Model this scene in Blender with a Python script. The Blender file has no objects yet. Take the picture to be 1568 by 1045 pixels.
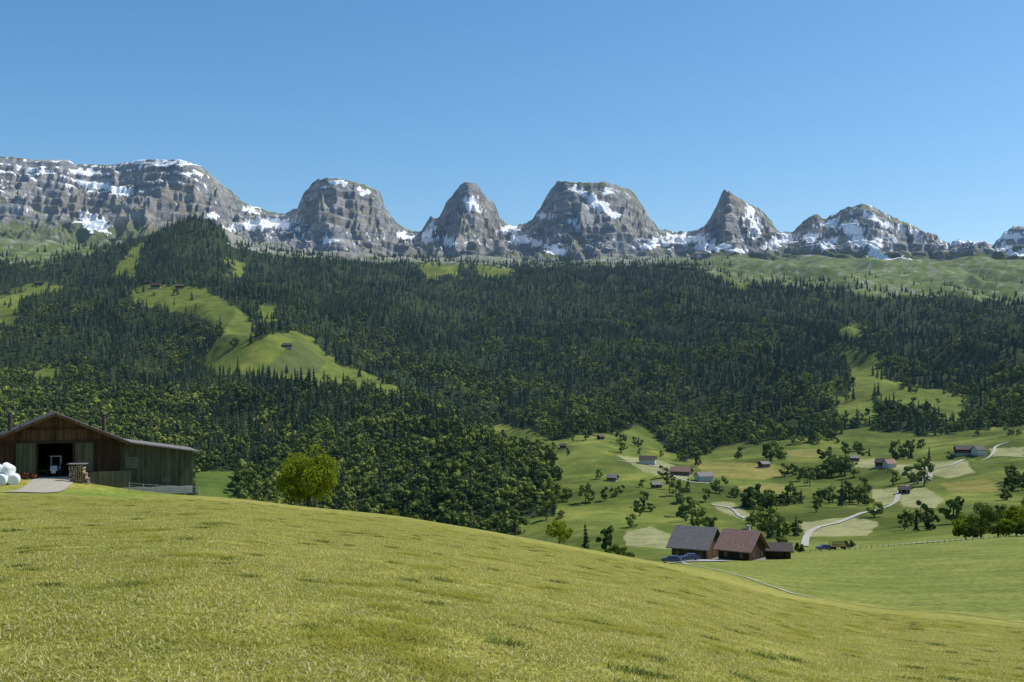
import bpy, math, random
import numpy as np
from mathutils import Vector, Matrix, Euler
random.seed(5); rng=np.random.default_rng(5)
F=1742.0; HZ=600.0; EYE=1.7
scene=bpy.context.scene
# ------------------------------------------------------------ noise
_p=rng.permutation(512).astype(np.int64)
_g=rng.uniform(0,2*np.pi,512); _gx=np.cos(_g); _gy=np.sin(_g)
def perlin(x,y,seed=0):
    x=np.asarray(x,float)+seed*17.31; y=np.asarray(y,float)+seed*9.77
    xi=np.floor(x).astype(np.int64); yi=np.floor(y).astype(np.int64)
    xf=x-xi; yf=y-yi
    def h(a,b): return _p[(_p[a&511]+b)&511]
    def d(a,b,fx,fy):
        k=h(a,b); return _gx[k]*fx+_gy[k]*fy
    u=xf*xf*xf*(xf*(xf*6-15)+10); v=yf*yf*yf*(yf*(yf*6-15)+10)
    n00=d(xi,yi,xf,yf); n10=d(xi+1,yi,xf-1,yf)
    n01=d(xi,yi+1,xf,yf-1); n11=d(xi+1,yi+1,xf-1,yf-1)
    a=n00+(n10-n00)*u; b=n01+(n11-n01)*u
    return (a+(b-a)*v)*1.5
def fbm(x,y,o=4,seed=0):
    s=0;a=1;t=0
    for i in range(o):
        s=s+a*perlin(x*2**i,y*2**i,seed+i*3); t+=a; a*=.5
    return s/t
def ridged(x,y,o=4,seed=0):
    s=0;a=1;t=0
    for i in range(o):
        s=s+a*(1-2*np.abs(perlin(x*2**i,y*2**i,seed+i*3))); t+=a; a*=.55
    return s/t
def sst(a,b,x):
    t=np.clip((np.asarray(x,float)-a)/(b-a),0,1); return t*t*(3-2*t)
# ------------------------------------------------------------ terrain table
cols={
-450:[(60,774),(115,745),(124,735),(150,735),(180,755),(300,820),(450,850),(700,800),(900,740),(1200,660),(1600,590),(2000,520),(2300,480),(2600,450),(3200,410),(4200,385),(5200,365)],
0:[(60,775),(112,752),(122,733),(150,733),(180,755),(300,820),(450,860),(700,800),(900,740),(1200,665),(1600,590),(2000,520),(2300,485),(2600,445),(3200,405),(4200,382),(5200,365)],
100:[(60,774),(112,755),(122,734),(150,734),(180,755),(300,820),(450,860),(700,800),(900,740),(1200,665),(1600,590),(2000,520),(2300,480),(2600,445),(3100,405),(4200,382),(5200,365)],
200:[(60,774),(115,762),(126,750),(150,750),(180,765),(300,820),(450,860),(700,800),(900,745),(1200,670),(1600,590),(2000,505),(2300,462),(2500,440),(2900,410),(3300,382),(3700,385),(5200,365)],
290:[(60,773),(122,758),(140,762),(220,810),(400,860),(700,790),(900,740),(1200,680),(1500,620),(1900,540),(2150,480),(2400,442),(2800,405),(3100,350),(3300,322),(3600,370),(5200,362)],
375:[(60,780),(125,764),(145,770),(220,825),(400,880),(700,810),(900,750),(1200,680),(1450,600),(1600,570),(1900,515),(2200,480),(2600,440),(3000,405),(3300,378),(3700,385),(5200,366)],
450:[(60,790),(130,774),(150,782),(220,840),(400,900),(700,830),(900,760),(1200,670),(1400,596),(1650,560),(1900,508),(2300,470),(2800,430),(3500,402),(4500,388),(5200,376)],
600:[(60,806),(140,788),(160,796),(240,860),(450,920),(700,840),(900,760),(1150,670),(1320,608),(1500,605),(1800,575),(2200,520),(2800,455),(3500,415),(4500,395),(5200,385)],
750:[(60,831),(150,813),(170,820),(250,880),(450,930),(700,850),(850,770),(1030,668),(1150,672),(1400,690),(1800,630),(2300,550),(3000,470),(3600,425),(4500,402),(5200,392)],
830:[(60,846),(155,828),(175,836),(260,890),(450,930),(600,870),(780,790),(900,735),(990,745),(1200,695),(1500,658),(2000,600),(2600,510),(3300,440),(4200,405),(5200,394)],
900:[(60,858),(162,841),(180,848),(260,890),(400,900),(550,860),(700,815),(900,745),(1200,690),(1450,660),(2000,595),(2600,510),(3300,440),(4200,405),(5200,394)],
1050:[(60,887),(180,868),(220,864),(262,856),(300,860),(380,885),(500,865),(650,820),(850,760),(1100,715),(1400,690),(1800,630),(2300,550),(2900,470),(3500,425),(4200,405),(5200,390)],
1200:[(60,925),(145,911),(190,885),(230,868),(275,852),(310,846),(380,862),(500,838),(650,805),(850,755),(1100,705),(1400,675),(1900,600),(2500,520),(3100,455),(3700,422),(4500,400),(5200,385)],
1350:[(60,950),(130,935),(190,890),(250,852),(310,838),(350,834),(430,850),(550,822),(700,788),(900,740),(1150,695),(1400,668),(1900,590),(2500,510),(3000,460),(3700,430),(4500,402),(5200,385)],
1568:[(60,972),(110,957),(160,900),(230,850),(300,824),(340,819),(420,838),(550,800),(750,750),(950,705),(1200,670),(1450,648),(2000,560),(2600,490),(3200,455),(3800,430),(4500,408),(5200,390)],
2050:[(60,990),(110,960),(160,890),(230,840),(300,812),(340,808),(420,830),(550,790),(750,740),(950,700),(1200,665),(1450,640),(2000,560),(2600,490),(3200,455),(3800,430),(4500,408),(5200,390)]}
cu=np.array(sorted(cols)); LU=np.arange(-520,2101,8.); LL=np.arange(math.log(3),math.log(5600),.015)
T=np.zeros((len(cu),len(LL)))
for i,c in enumerate(cu):
    ys=np.array([p[0] for p in cols[c]],float); vs=np.array([p[1] for p in cols[c]],float)-F*EYE/ys
    T[i]=np.interp(LL,np.log(ys),vs)
T2=np.zeros((len(LU),len(LL)))
for j in range(len(LL)): T2[:,j]=np.interp(LU,cu,T[:,j])
def gblur(A,s,ax):
    r=int(3*s)+1; k=np.exp(-.5*(np.arange(-r,r+1)/s)**2); k/=k.sum()
    pw=[(0,0)]*A.ndim; pw[ax]=(r,r); P=np.pad(A,pw,mode='edge')
    return np.apply_along_axis(lambda m:np.convolve(m,k,'valid'),ax,P)
T2=gblur(gblur(T2,3.0,0),1.6,1)
def Vp(u,y):
    a=np.clip((u-LU[0])/8.,0,len(LU)-1.001); b=np.clip((np.log(np.maximum(y,15))-LL[0])/.015,0,len(LL)-1.001)
    i=a.astype(int); j=b.astype(int); fa=a-i; fb=b-j
    return (T2[i,j]*(1-fa)+T2[i+1,j]*fa)*(1-fb)+(T2[i,j+1]*(1-fa)+T2[i+1,j+1]*fa)*fb
def H(x,y):
    x=np.asarray(x,float); y=np.asarray(y,float)
    u=784+F*x/np.maximum(y,15)
    z=-EYE-(Vp(u,y)-HZ)/F*y
    m=sst(1100,2200,y)*(1-.5*sst(3900,4600,y))
    z=z+fbm(x/420,y/420,4,2)*38*m
    z=z+(ridged(x/480+.0006*y+.3*fbm(x/300,y/300,2,9),y/1500,3,19)-.25)*58*m
    z=z+fbm(x/150,y/150,3,7)*11*sst(450,900,y)
    z=z+fbm(x/9,y/9,3,11)*.10*sst(5,20,y)*(1-sst(100,115,y)*(1-sst(140,160,y)))
    return z
def h1(x,y): return float(H(np.array([x]),np.array([y]))[0])
def xu(u,y): return (u-784)/F*y
_ysamp=np.exp(np.arange(math.log(60),math.log(4700),.004))
def gp(u,v,y0=500,y1=4700):
    ys=_ysamp[(_ysamp>=y0)&(_ysamp<=y1)]; xs=xu(u,ys); zs=H(xs,ys)
    V=HZ-F*zs/ys; k=np.where(V<=v)[0]
    i=k[0] if len(k) else int(np.argmin(np.abs(V-v)))
    return float(xs[i]),float(ys[i]),float(zs[i])
# ------------------------------------------------------------ masks
def inpoly(u,v,P):
    r=np.zeros(u.shape,bool); n=len(P)
    for i in range(n):
        x1,y1=P[i]; x2,y2=P[(i+1)%n]
        if y1==y2: continue
        c=((y1>v)!=(y2>v))&(u<(x2-x1)*(v-y1)/(y2-y1)+x1); r^=c
    return r
VALLEY=[(755,650),(800,657),(850,672),(900,668),(940,662),(985,652),(1008,680),(1045,706),(1075,699),(1110,680),(1190,675),(1250,670),(1330,655),(1400,668),(1480,662),(1568,652),(2200,640),(2200,1200),(700,1200),(700,700)]
CLEAR=[[(-150,460),(0,455),(60,432),(97,437),(92,451),(35,457),(20,497),(-150,500)],
[(188,441),(250,436),(300,440),(342,458),(385,490),(385,505),(350,520),(322,494),(300,484),(260,474),(210,466)],
[(335,522),(365,505),(385,498),(388,515),(372,532),(420,510),(458,504),(492,532),(520,556),(575,576),(622,604),(580,608),(540,598),(490,598),(450,588),(400,574),(330,578),(316,560)],
[(172,424),(195,385),(222,366),(216,395),(205,426)],[(395,466),(415,468),(424,487),(400,494)],
[(1283,538),(1345,543),(1352,578),(1400,594),(1440,596),(1480,614),(1472,648),(1420,630),(1370,620),(1335,604),(1342,652),(1290,645),(1280,612),(1310,592)],
[(1110,420),(1150,430),(1140,450),(1115,434)],[(350,393),(375,403),(370,430),(352,420)],[(640,405),(700,402),(710,424),(650,426)],[(730,408),(780,410),(782,425),(735,425)],
[(35,575),(80,558),(100,570),(70,590)],[(1285,500),(1318,498),(1320,516),(1290,518)]]
TOPU=[-500,0,60,100,170,230,260,330,350,420,600,800,1000,1060,1100,1150,1250,1350,1450,1520,1568,2100]
TOPV=[400,400,412,396,382,345,325,330,372,392,402,408,406,410,421,434,440,456,452,462,466,460]
PALE=[[(958,812),(1000,808),(1030,820),(1028,842),(958,835)],[(1088,770),(1120,768),(1152,790),(1140,797),(1100,782)],
[(1335,750),(1378,745),(1385,765),(1350,776),(1338,768)],[(1375,752),(1420,748),(1450,768),(1430,778),(1380,776)],
[(1420,708),(1480,706),(1492,724),(1450,732),(1422,726)],[(1362,714),(1415,712),(1425,738),(1385,730)],[(1225,800),(1300,790),(1345,800),(1330,822),(1235,822)],
[(1290,705),(1345,703),(1345,718),(1300,716)],[(945,698),(1000,702),(1060,722),(1050,738),(985,722)],[(1515,688),(1568,684),(1568,700),(1520,698)]]
YEL=[[(1060,706),(1180,710),(1215,722),(1170,735),(1080,730)],[(1200,690),(1260,688),(1270,700),(1210,700)],[(1130,745),(1200,742),(1215,756),(1140,760)],[(1440,740),(1520,736),(1530,752),(1455,756)]]
def masks(x,y,z):
    u=784+F*x/y; v=HZ-F*z/y
    n=fbm(x/40,y/60,4,21)
    uu=u+n*20; vv=v+fbm(x/40,y/60,4,33)*11
    val=inpoly(uu,vv,VALLEY)
    spur=(u<850)&(y<1190)&~((u>792)&(v>792))
    clr=np.zeros(u.shape,bool)
    for P in CLEAR: clr|=inpoly(uu,vv,P)
    top=vv<np.interp(u,TOPU,TOPV)
    forest=(y>560)&(~clr)&(~top)&((~val)|spur)
    forest&=~((u>296)&(u<365)&(v>722)&(y<1100))
    forest&=(y>640)|(u<800)
    return u,v,val&~spur,clr,top,forest
# ------------------------------------------------------------ material helpers
def mat(name,rough=.85,spec=.2):
    m=bpy.data.materials.new(name); m.use_nodes=True; nt=m.node_tree
    b=nt.nodes['Principled BSDF']; b.inputs['Roughness'].default_value=rough
    b.inputs['Specular IOR Level'].default_value=spec
    return m,nt,b
def noise(nt,vec,scale,detail=4,rough=.55):
    n=nt.nodes.new('ShaderNodeTexNoise'); n.inputs['Scale'].default_value=scale; n.inputs['Detail'].default_value=detail; n.inputs['Roughness'].default_value=rough
    if vec is not None: nt.links.new(vec,n.inputs['Vector'])
    return n
def ramp(nt,fac,stops):
    r=nt.nodes.new('ShaderNodeValToRGB'); e=r.color_ramp.elements
    while len(e)<len(stops): e.new(.5)
    for i,(p,c) in enumerate(stops):
        e[i].position=p; e[i].color=(*c,1) if len(c)==3 else c
    nt.links.new(fac,r.inputs['Fac']); return r
def mixc(nt,fac,a,b,mode='MIX'):
    m=nt.nodes.new('ShaderNodeMix'); m.data_type='RGBA'; m.blend_type=mode
    for s,val in ((0,fac),(6,a),(7,b)):
        if hasattr(val,'is_output'): nt.links.new(val,m.inputs[s])
        elif isinstance(val,(int,float)): m.inputs[s].default_value=val
        else: m.inputs[s].default_value=(*val,1)
    return m.outputs[2]
def math_(nt,op,a,b=None,c=None):
    m=nt.nodes.new('ShaderNodeMath'); m.operation=op
    for i,val in enumerate((a,b,c)):
        if val is None: continue
        if hasattr(val,'is_output'): nt.links.new(val,m.inputs[i])
        else: m.inputs[i].default_value=val
    return m.outputs[0]
def mapping(nt,scale,obj=False,rot=(0,0,0)):
    g=nt.nodes.new('ShaderNodeTexCoord' if obj else 'ShaderNodeNewGeometry')
    mp=nt.nodes.new('ShaderNodeMapping'); mp.inputs['Scale'].default_value=scale; mp.inputs['Rotation'].default_value=rot
    nt.links.new(g.outputs['Object' if obj else 'Position'],mp.inputs['Vector']); return mp.outputs[0]
def bump(nt,b,h,strength,dist):
    n=nt.nodes.new('ShaderNodeBump'); n.inputs['Strength'].default_value=strength; n.inputs['Distance'].default_value=dist
    nt.links.new(h,n.inputs['Height']); nt.links.new(n.outputs[0],b.inputs['Normal'])
def haze_glow(nt,shader,k=1.0):
    """blue haze painted onto far surfaces as emission, grows with world distance"""
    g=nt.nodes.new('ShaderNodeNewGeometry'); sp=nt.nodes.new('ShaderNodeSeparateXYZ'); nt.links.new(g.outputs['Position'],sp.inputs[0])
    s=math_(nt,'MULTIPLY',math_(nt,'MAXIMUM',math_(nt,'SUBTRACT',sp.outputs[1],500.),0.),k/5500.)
    e=nt.nodes.new('ShaderNodeEmission'); e.inputs[0].default_value=(.032,.052,.084,1); nt.links.new(s,e.inputs[1])  # the material itself glows blue in place of a haze volume
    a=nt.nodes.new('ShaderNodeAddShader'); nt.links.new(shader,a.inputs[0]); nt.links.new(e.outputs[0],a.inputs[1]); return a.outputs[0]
def add_haze_glow(nt,b,k=1.0):
    out=[n for n in nt.nodes if n.type=='OUTPUT_MATERIAL'][0]; nt.links.new(haze_glow(nt,b.outputs[0],k),out.inputs[0])
def simple(name,col,rough=.8,var=.25,scale=3,spec=.2,metal=0,stretch=(1,1,1)):
    m,nt,b=mat(name,rough,spec); v=mapping(nt,stretch,True); n=noise(nt,v,scale,5)
    r=ramp(nt,n.outputs['Fac'],[(.3,tuple(c*(1-var) for c in col)),(.7,tuple(min(1,c*(1+var)) for c in col))])
    nt.links.new(r.outputs[0],b.inputs['Base Color']); b.inputs['Metallic'].default_value=metal
    bump(nt,b,n.outputs['Fac'],.3,.03); return m
def boards(name,c1,c2,w=.18):
    m,nt,b=mat(name,.85,.15)
    tc=nt.nodes.new('ShaderNodeTexCoord'); sp=nt.nodes.new('ShaderNodeSeparateXYZ'); nt.links.new(tc.outputs['Object'],sp.inputs[0])
    dv=math_(nt,'DIVIDE',math_(nt,'ADD',sp.outputs[0],sp.outputs[1]),w); fl=math_(nt,'FLOOR',dv)
    wn=nt.nodes.new('ShaderNodeTexWhiteNoise'); wn.noise_dimensions='1D'; nt.links.new(fl,wn.inputs['W'])
    c=mixc(nt,wn.outputs['Value'],c1,c2)
    n=noise(nt,mapping(nt,(1,1,.25),True),2.5,5)
    c=mixc(nt,1.0,c,ramp(nt,n.outputs['Fac'],[(.3,(.65,.65,.65)),(.7,(1.2,1.2,1.2))]).outputs[0],'MULTIPLY')
    gr=ramp(nt,math_(nt,'FRACT',dv),[(0,(.3,.3,.3)),(.12,(1,1,1)),(.9,(1,1,1)),(1,(.3,.3,.3))])
    c=mixc(nt,1.0,c,gr.outputs[0],'MULTIPLY')
    nt.links.new(c,b.inputs['Base Color']); return m
# ------------------------------------------------------------ mesh helpers
def npmesh(name,verts,faces_flat,nper,mats=(),smooth=False):
    me=bpy.data.meshes.new(name); nv=len(verts); nf=len(faces_flat)//nper
    me.vertices.add(nv); me.vertices.foreach_set('co',np.asarray(verts,np.float32).ravel())
    me.loops.add(nf*nper); me.loops.foreach_set('vertex_index',np.asarray(faces_flat,np.int32).ravel())
    me.polygons.add(nf); me.polygons.foreach_set('loop_start',np.arange(0,nf*nper,nper,dtype=np.int32))
    me.polygons.foreach_set('loop_total',np.full(nf,nper,np.int32))
    if smooth: me.polygons.foreach_set('use_smooth',np.ones(nf,bool))
    me.update(calc_edges=True); me.validate()
    for m in mats: me.materials.append(m)
    return me
def link(o,parent=None):
    scene.collection.objects.link(o)
    if parent: o.parent=parent
    return o
def gridmesh(name,X,Y,Z,m,attrs=None,col=None,smooth=True):
    r,c=X.shape; idx=np.arange(r*c).reshape(r,c)
    f=np.stack([idx[:-1,:-1],idx[:-1,1:],idx[1:,1:],idx[1:,:-1]],-1).reshape(-1)
    me=npmesh(name,np.stack([X,Y,Z],-1).reshape(-1,3),f,4,[m],smooth)
    if col is not None:
        a=me.color_attributes.new('col','FLOAT_COLOR','POINT')
        a.data.foreach_set('color',np.concatenate([col.reshape(-1,3),np.ones((r*c,1))],1).astype(np.float32).ravel())
    for k,v in (attrs or {}).items():
        a=me.attributes.new(k,'FLOAT','POINT'); a.data.foreach_set('value',v.astype(np.float32).ravel())
    return link(bpy.data.objects.new(name,me))
class MB:
    def __init__(s): s.v=[]; s.f=[]; s.m=[]
    def poly(s,pts,m=0):
        k=len(s.v); s.v+= [tuple(p) for p in pts]; s.f.append(list(range(k,k+len(pts)))); s.m.append(m)
    def box(s,c,d,m=0,rot=None,taper=1.0):
        k=len(s.v); P=[]
        for z in (-.5,.5):
            t=taper if z>0 else 1
            for x,y in ((-.5,-.5),(.5,-.5),(.5,.5),(-.5,.5)):
                p=Vector((x*d[0]*t,y*d[1]*t,z*d[2]))
                if rot is not None: p=rot@p
                P.append(tuple(p+Vector(c)))
        s.v+=P
        for q in ((3,2,1,0),(4,5,6,7),(0,1,5,4),(1,2,6,5),(2,3,7,6),(3,0,4,7)): s.f.append([k+i for i in q]); s.m.append(m)
    def cyl(s,a,b,r0,r1,n=8,m=0):
        a=Vector(a); b=Vector(b); d=(b-a).normalized(); q=d.to_track_quat('Z','Y').to_matrix(); k=len(s.v)
        for p,r in ((a,r0),(b,r1)):
            for i in range(n):
                t=2*math.pi*i/n; s.v.append(tuple(p+q@Vector((r*math.cos(t),r*math.sin(t),0))))
        for i in range(n): j=(i+1)%n; s.f.append([k+i,k+j,k+n+j,k+n+i]); s.m.append(m)
        s.f.append([k+i for i in range(n)][::-1]); s.m.append(m); s.f.append([k+n+i for i in range(n)]); s.m.append(m)
    def obj(s,name,mats,parent=None,smooth=False,lk=True):
        me=bpy.data.meshes.new(name); me.from_pydata(s.v,[],s.f); me.update()
        for m in mats: me.materials.append(m)
        me.polygons.foreach_set('material_index',s.m)
        if smooth: me.polygons.foreach_set('use_smooth',[True]*len(s.f))
        o=bpy.data.objects.new(name,me)
        if lk: link(o,parent)
        return o
def empty(name,x,y,z,rz=0):
    o=bpy.data.objects.new(name,None); o.location=(x,y,z); o.rotation_euler=(0,0,rz); o.empty_display_size=.5; return link(o)
# ------------------------------------------------------------ ground materials
m_meadow,nt,b=mat('meadow_grass',.9,.1)
v=mapping(nt,(1,1,1)); n1=noise(nt,v,.06,3); n2=noise(nt,mapping(nt,(.8,.5,1)),1.3,6,.75); n3=noise(nt,v,9,2,.7)
c=ramp(nt,n1.outputs['Fac'],[(.35,(.190,.195,.032)),(.65,(.262,.248,.050))]).outputs[0]
c=mixc(nt,1.0,c,ramp(nt,n2.outputs['Fac'],[(.32,(.42,.50,.40)),(.48,(1,1,1)),(.68,(1.55,1.42,1.9))]).outputs[0],'MULTIPLY')
c=mixc(nt,1.0,c,ramp(nt,n3.outputs['Fac'],[(.35,(.66,.70,.66)),(.65,(1.26,1.24,1.36))]).outputs[0],'MULTIPLY')
at=nt.nodes.new('ShaderNodeVertexColor'); at.layer_name='col'
c=mixc(nt,1.0,c,at.outputs[0],'MULTIPLY')
nb_=noise(nt,v,1.2,3,.7)
nt.links.new(c,b.inputs['Base Color']); bump(nt,b,nb_.outputs['Fac'],.6,.15)
m_valley,nt,b=mat('valley_ground',.95,.05)
at=nt.nodes.new('ShaderNodeVertexColor'); at.layer_name='col'
v=mapping(nt,(1,1,1)); n1=noise(nt,v,.05,5,.7)
c=mixc(nt,1.0,at.outputs[0],ramp(nt,n1.outputs['Fac'],[(.3,(.64,.69,.62)),(.7,(1.3,1.25,1.3))]).outputs[0],'MULTIPLY')
nt.links.new(c,b.inputs['Base Color']); bump(nt,b,n1.outputs['Fac'],.6,4); add_haze_glow(nt,b)
m_rock,nt,b=mat('mountain_rock',.95,.05)
v=mapping(nt,(1,1,1)); vs=mapping(nt,(.17,.17,2.0),rot=(0,.08,0))
nb=noise(nt,v,.005,5,.6); ns=noise(nt,vs,.022,7,.64); nd=noise(nt,v,.03,7,.66)
c=ramp(nt,ns.outputs['Fac'],[(.36,(.125,.135,.15)),(.46,(.215,.217,.22)),(.55,(.30,.29,.275)),(.66,(.41,.39,.36))]).outputs[0]
c=mixc(nt,1.0,c,ramp(nt,nd.outputs['Fac'],[(.38,(.70,.73,.78)),(.6,(1.13,1.11,1.08))]).outputs[0],'MULTIPLY')
c=mixc(nt,ramp(nt,nb.outputs['Fac'],[(.46,(0,0,0)),(.60,(.65,.65,.65))]).outputs[0],c,mixc(nt,ns.outputs['Fac'],(.12,.10,.065),(.28,.245,.175)))
ag=nt.nodes.new('ShaderNodeAttribute'); ag.attribute_name='grass'
ga=math_(nt,'ADD',ag.outputs['Fac'],nd.outputs['Fac'])
c=mixc(nt,ramp(nt,ga,[(.76,(0,0,0)),(.88,(.9,.9,.9))]).outputs[0],c,mixc(nt,ns.outputs['Fac'],(.055,.080,.026),(.14,.165,.052)))
as_=nt.nodes.new('ShaderNodeAttribute'); as_.attribute_name='snow'
nd2=noise(nt,mapping(nt,(1.7,1,.8),rot=(0,.7,0)),.020,7,.68)
sa=math_(nt,'MULTIPLY_ADD',math_(nt,'SUBTRACT',nd2.outputs['Fac'],.5),2.3,as_.outputs['Fac'])
c=mixc(nt,ramp(nt,sa,[(.50,(0,0,0)),(.55,(1,1,1))]).outputs[0],c,(.86,.88,.91))
nt.links.new(c,b.inputs['Base Color']); bump(nt,b,nd.outputs['Fac'],.85,24); add_haze_glow(nt,b)
# ------------------------------------------------------------ near meadow mesh
S=np.linspace(-.78,.78,620)
ys=np.concatenate([np.arange(-25,60,1.),np.exp(np.arange(math.log(60),math.log(520),.0085))])
Ys,Ss=np.meshgrid(ys,S,indexing='ij'); X=Ss*(Ys+30); Z=H(X,Ys)
u=784+F*X/np.maximum(Ys,15); v_=HZ-F*Z/np.maximum(Ys,1)
col=np.ones(X.shape+(3,))
yt=np.interp(u,[1000,1040,1230,1568,2050],[175,180,141,110,108])
right=sst(0,6,Ys-yt)*sst(960,1040,u)
back=sst(150,185,Ys)*(1-sst(900,1000,u))
g=np.maximum(right*.85,back)[...,None]
col=col*(1-g)+np.array([.64,.78,.68])*g
bank=(np.exp(-((u-150)/110)**2)*np.exp(-((v_-757)/9)**2)*(Ys>100))[...,None]
col=col*(1-.7*bank)+np.array([.48,.85,.5])*.7*bank
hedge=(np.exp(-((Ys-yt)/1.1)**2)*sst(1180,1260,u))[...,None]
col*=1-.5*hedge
mow=.7*fbm(X/26,Ys/12,5,41)+.6*np.sin((X*.30+Ys*.95)/1.7+1.5*fbm(X/60,Ys/60,2,44)); col*=(1+.12*mow)[...,None]
gridmesh('meadow',X,Ys,Z,m_meadow,col=col)
# ------------------------------------------------------------ mid terrain
ys2=np.exp(np.arange(math.log(ys[-1]),math.log(4600),.0042)); ys2=np.append(ys2,4600.)
S2=np.linspace(-.78,.78,900)
Y2,SS=np.meshgrid(ys2,S2,indexing='ij'); X2=SS*(Y2+30); Z2=H(X2,Y2)
u,v_,val,clr,top,forest=masks(X2,Y2,Z2)
C=np.zeros(X2.shape+(3,))
nz=fbm(X2/120,Y2/120,4,51)[...,None]; nf=fbm(X2/30,Y2/30,3,55)[...,None]
base=np.array([.075,.115,.022])*(1+.35*nz)+np.array([.03,.01,.0])*np.clip(nf,0,1)
C[:]=base
C[val]=(np.array([.096,.124,.024])*(1+.8*nz)+np.array([.08,.05,.014])*np.clip(nf+nz,0,1))[val]
C[clr]=(np.array([.108,.136,.026])*(1+.5*nz)+np.array([.06,.035,.010])*np.clip(nf,0,1))[clr]
C[forest]=np.array([.026,.040,.016])
uu=u+nf[...,0]*6; vv=v_+nf[...,0]*3
for P in PALE: C[inpoly(uu,vv,P)&val]=(.255,.255,.12)
for P in YEL: C[inpoly(uu,vv,P)&val]=(.20,.185,.05)
k=inpoly(u,v_,[(395,575),(455,520),(500,555),(480,575)])&clr; C[k]=(.085,.105,.032)
scree=np.clip(sst(12,-14,v_-np.interp(u,[-500,0,200,400,600,1000,1080,1200,1400,2100],[375,370,368,394,402,402,380,365,365,365]))+nf[...,0]*1.3,0,1)
scree=np.maximum(scree,sst(.32,.5,nz[...,0]+.4*nf[...,0])*.8)
alp=np.array([.095,.130,.036])*(1+.5*nz)+np.array([.05,.03,.02])*np.clip(nf,0,1)
tp=top[...,None]
C=np.where(tp,alp*(1-scree[...,None])+np.array([.22,.215,.19])*scree[...,None]*(1+.4*nf),C)
valley=gridmesh('valley_hillside',X2,Y2,Z2,m_valley,col=C)
# ------------------------------------------------------------ mountains
SK=[(-520,262),(-400,240),(-250,255),(-120,232),(0,240),(60,245),(105,244),(115,253),(165,252),(215,245),(280,246),(310,257),(340,283),(375,312),(410,325),(435,328),(455,320),(464,298),(487,274),(520,274),(555,283),(582,295),(590,320),(610,345),(625,353),(645,356),(652,343),(660,333),(672,336),(685,308),(702,288),(712,280),(728,282),(738,295),(760,318),(765,335),(780,348),(800,346),(815,338),(828,318),(843,290),(853,279),(900,282),(930,279),(967,293),(982,315),(1000,340),(1010,354),(1050,357),(1075,351),(1085,340),(1098,315),(1107,293),(1116,293),(1140,310),(1165,322),(1180,340),(1190,355),(1215,356),(1230,340),(1247,329),(1262,337),(1275,330),(1300,317),(1325,314),(1350,325),(1380,340),(1410,352),(1440,368),(1455,376),(1475,369),(1500,373),(1520,375),(1535,360),(1550,348),(1580,348),(1640,330),(1700,360),(1800,320),(1900,370),(2120,340)]
su=np.arange(-520,2121,1.); Sk=np.interp(su,[p[0] for p in SK],[p[1] for p in SK])
jag=ridged(su/22,su*0+3.3,3,7)*3.0+ridged(su/7,su*0+1.3,2,17)*1.9
Sk=Sk-jag*(1-.65*np.exp(-((su-180)/180)**2))+.5
Sb={s:gblur(Sk,s,0) for s in (.7,10,40,110)}
UC=784+F*np.linspace(-.78,.78,1700); UC=UC[(UC>-515)&(UC<2110)]
R=np.concatenate([np.linspace(0,1,380),np.linspace(1.006,2.0,50)])
RR,UU=np.meshgrid(R,UC,indexing='ij')
pk=np.clip((Sb[110]-Sb[10])/38,-1,1); yc_=gblur(5850-620*pk,8,0)
yc=np.interp(UU,su,yc_)
tt=(UU-784)/F; f0=np.minimum(RR,1)
Ym=4600+RR*(yc-4600)
Xm=tt*Ym
w=fbm(Xm/260,Ym/260,4,61)*30*(1-f0)*sst(0,.2,f0)
Uw=UU+w
ss=lambda s:np.interp(Uw,su,Sb[s])
a=sst(.10,.40,f0); b2=sst(.30,.72,f0)
Sx=ss(40)*(1-a)+ss(10)*a; Sx=Sx*(1-b2)+ss(.7)*b2
Hb=H(tt*4600,np.full_like(tt,4600.)); Vb=HZ-F*Hb/4600
g=.52*f0+.48*f0**2.0
Vm=Vb*(1-g)+Sx*g
Zm=(HZ-Vm)/F*Ym
drop=np.clip(RR-1,0,None); Zm-=drop*(yc-4600)*1.15
msk=sst(0,.15,f0)*(1-.97*sst(.82,.995,f0))
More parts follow.
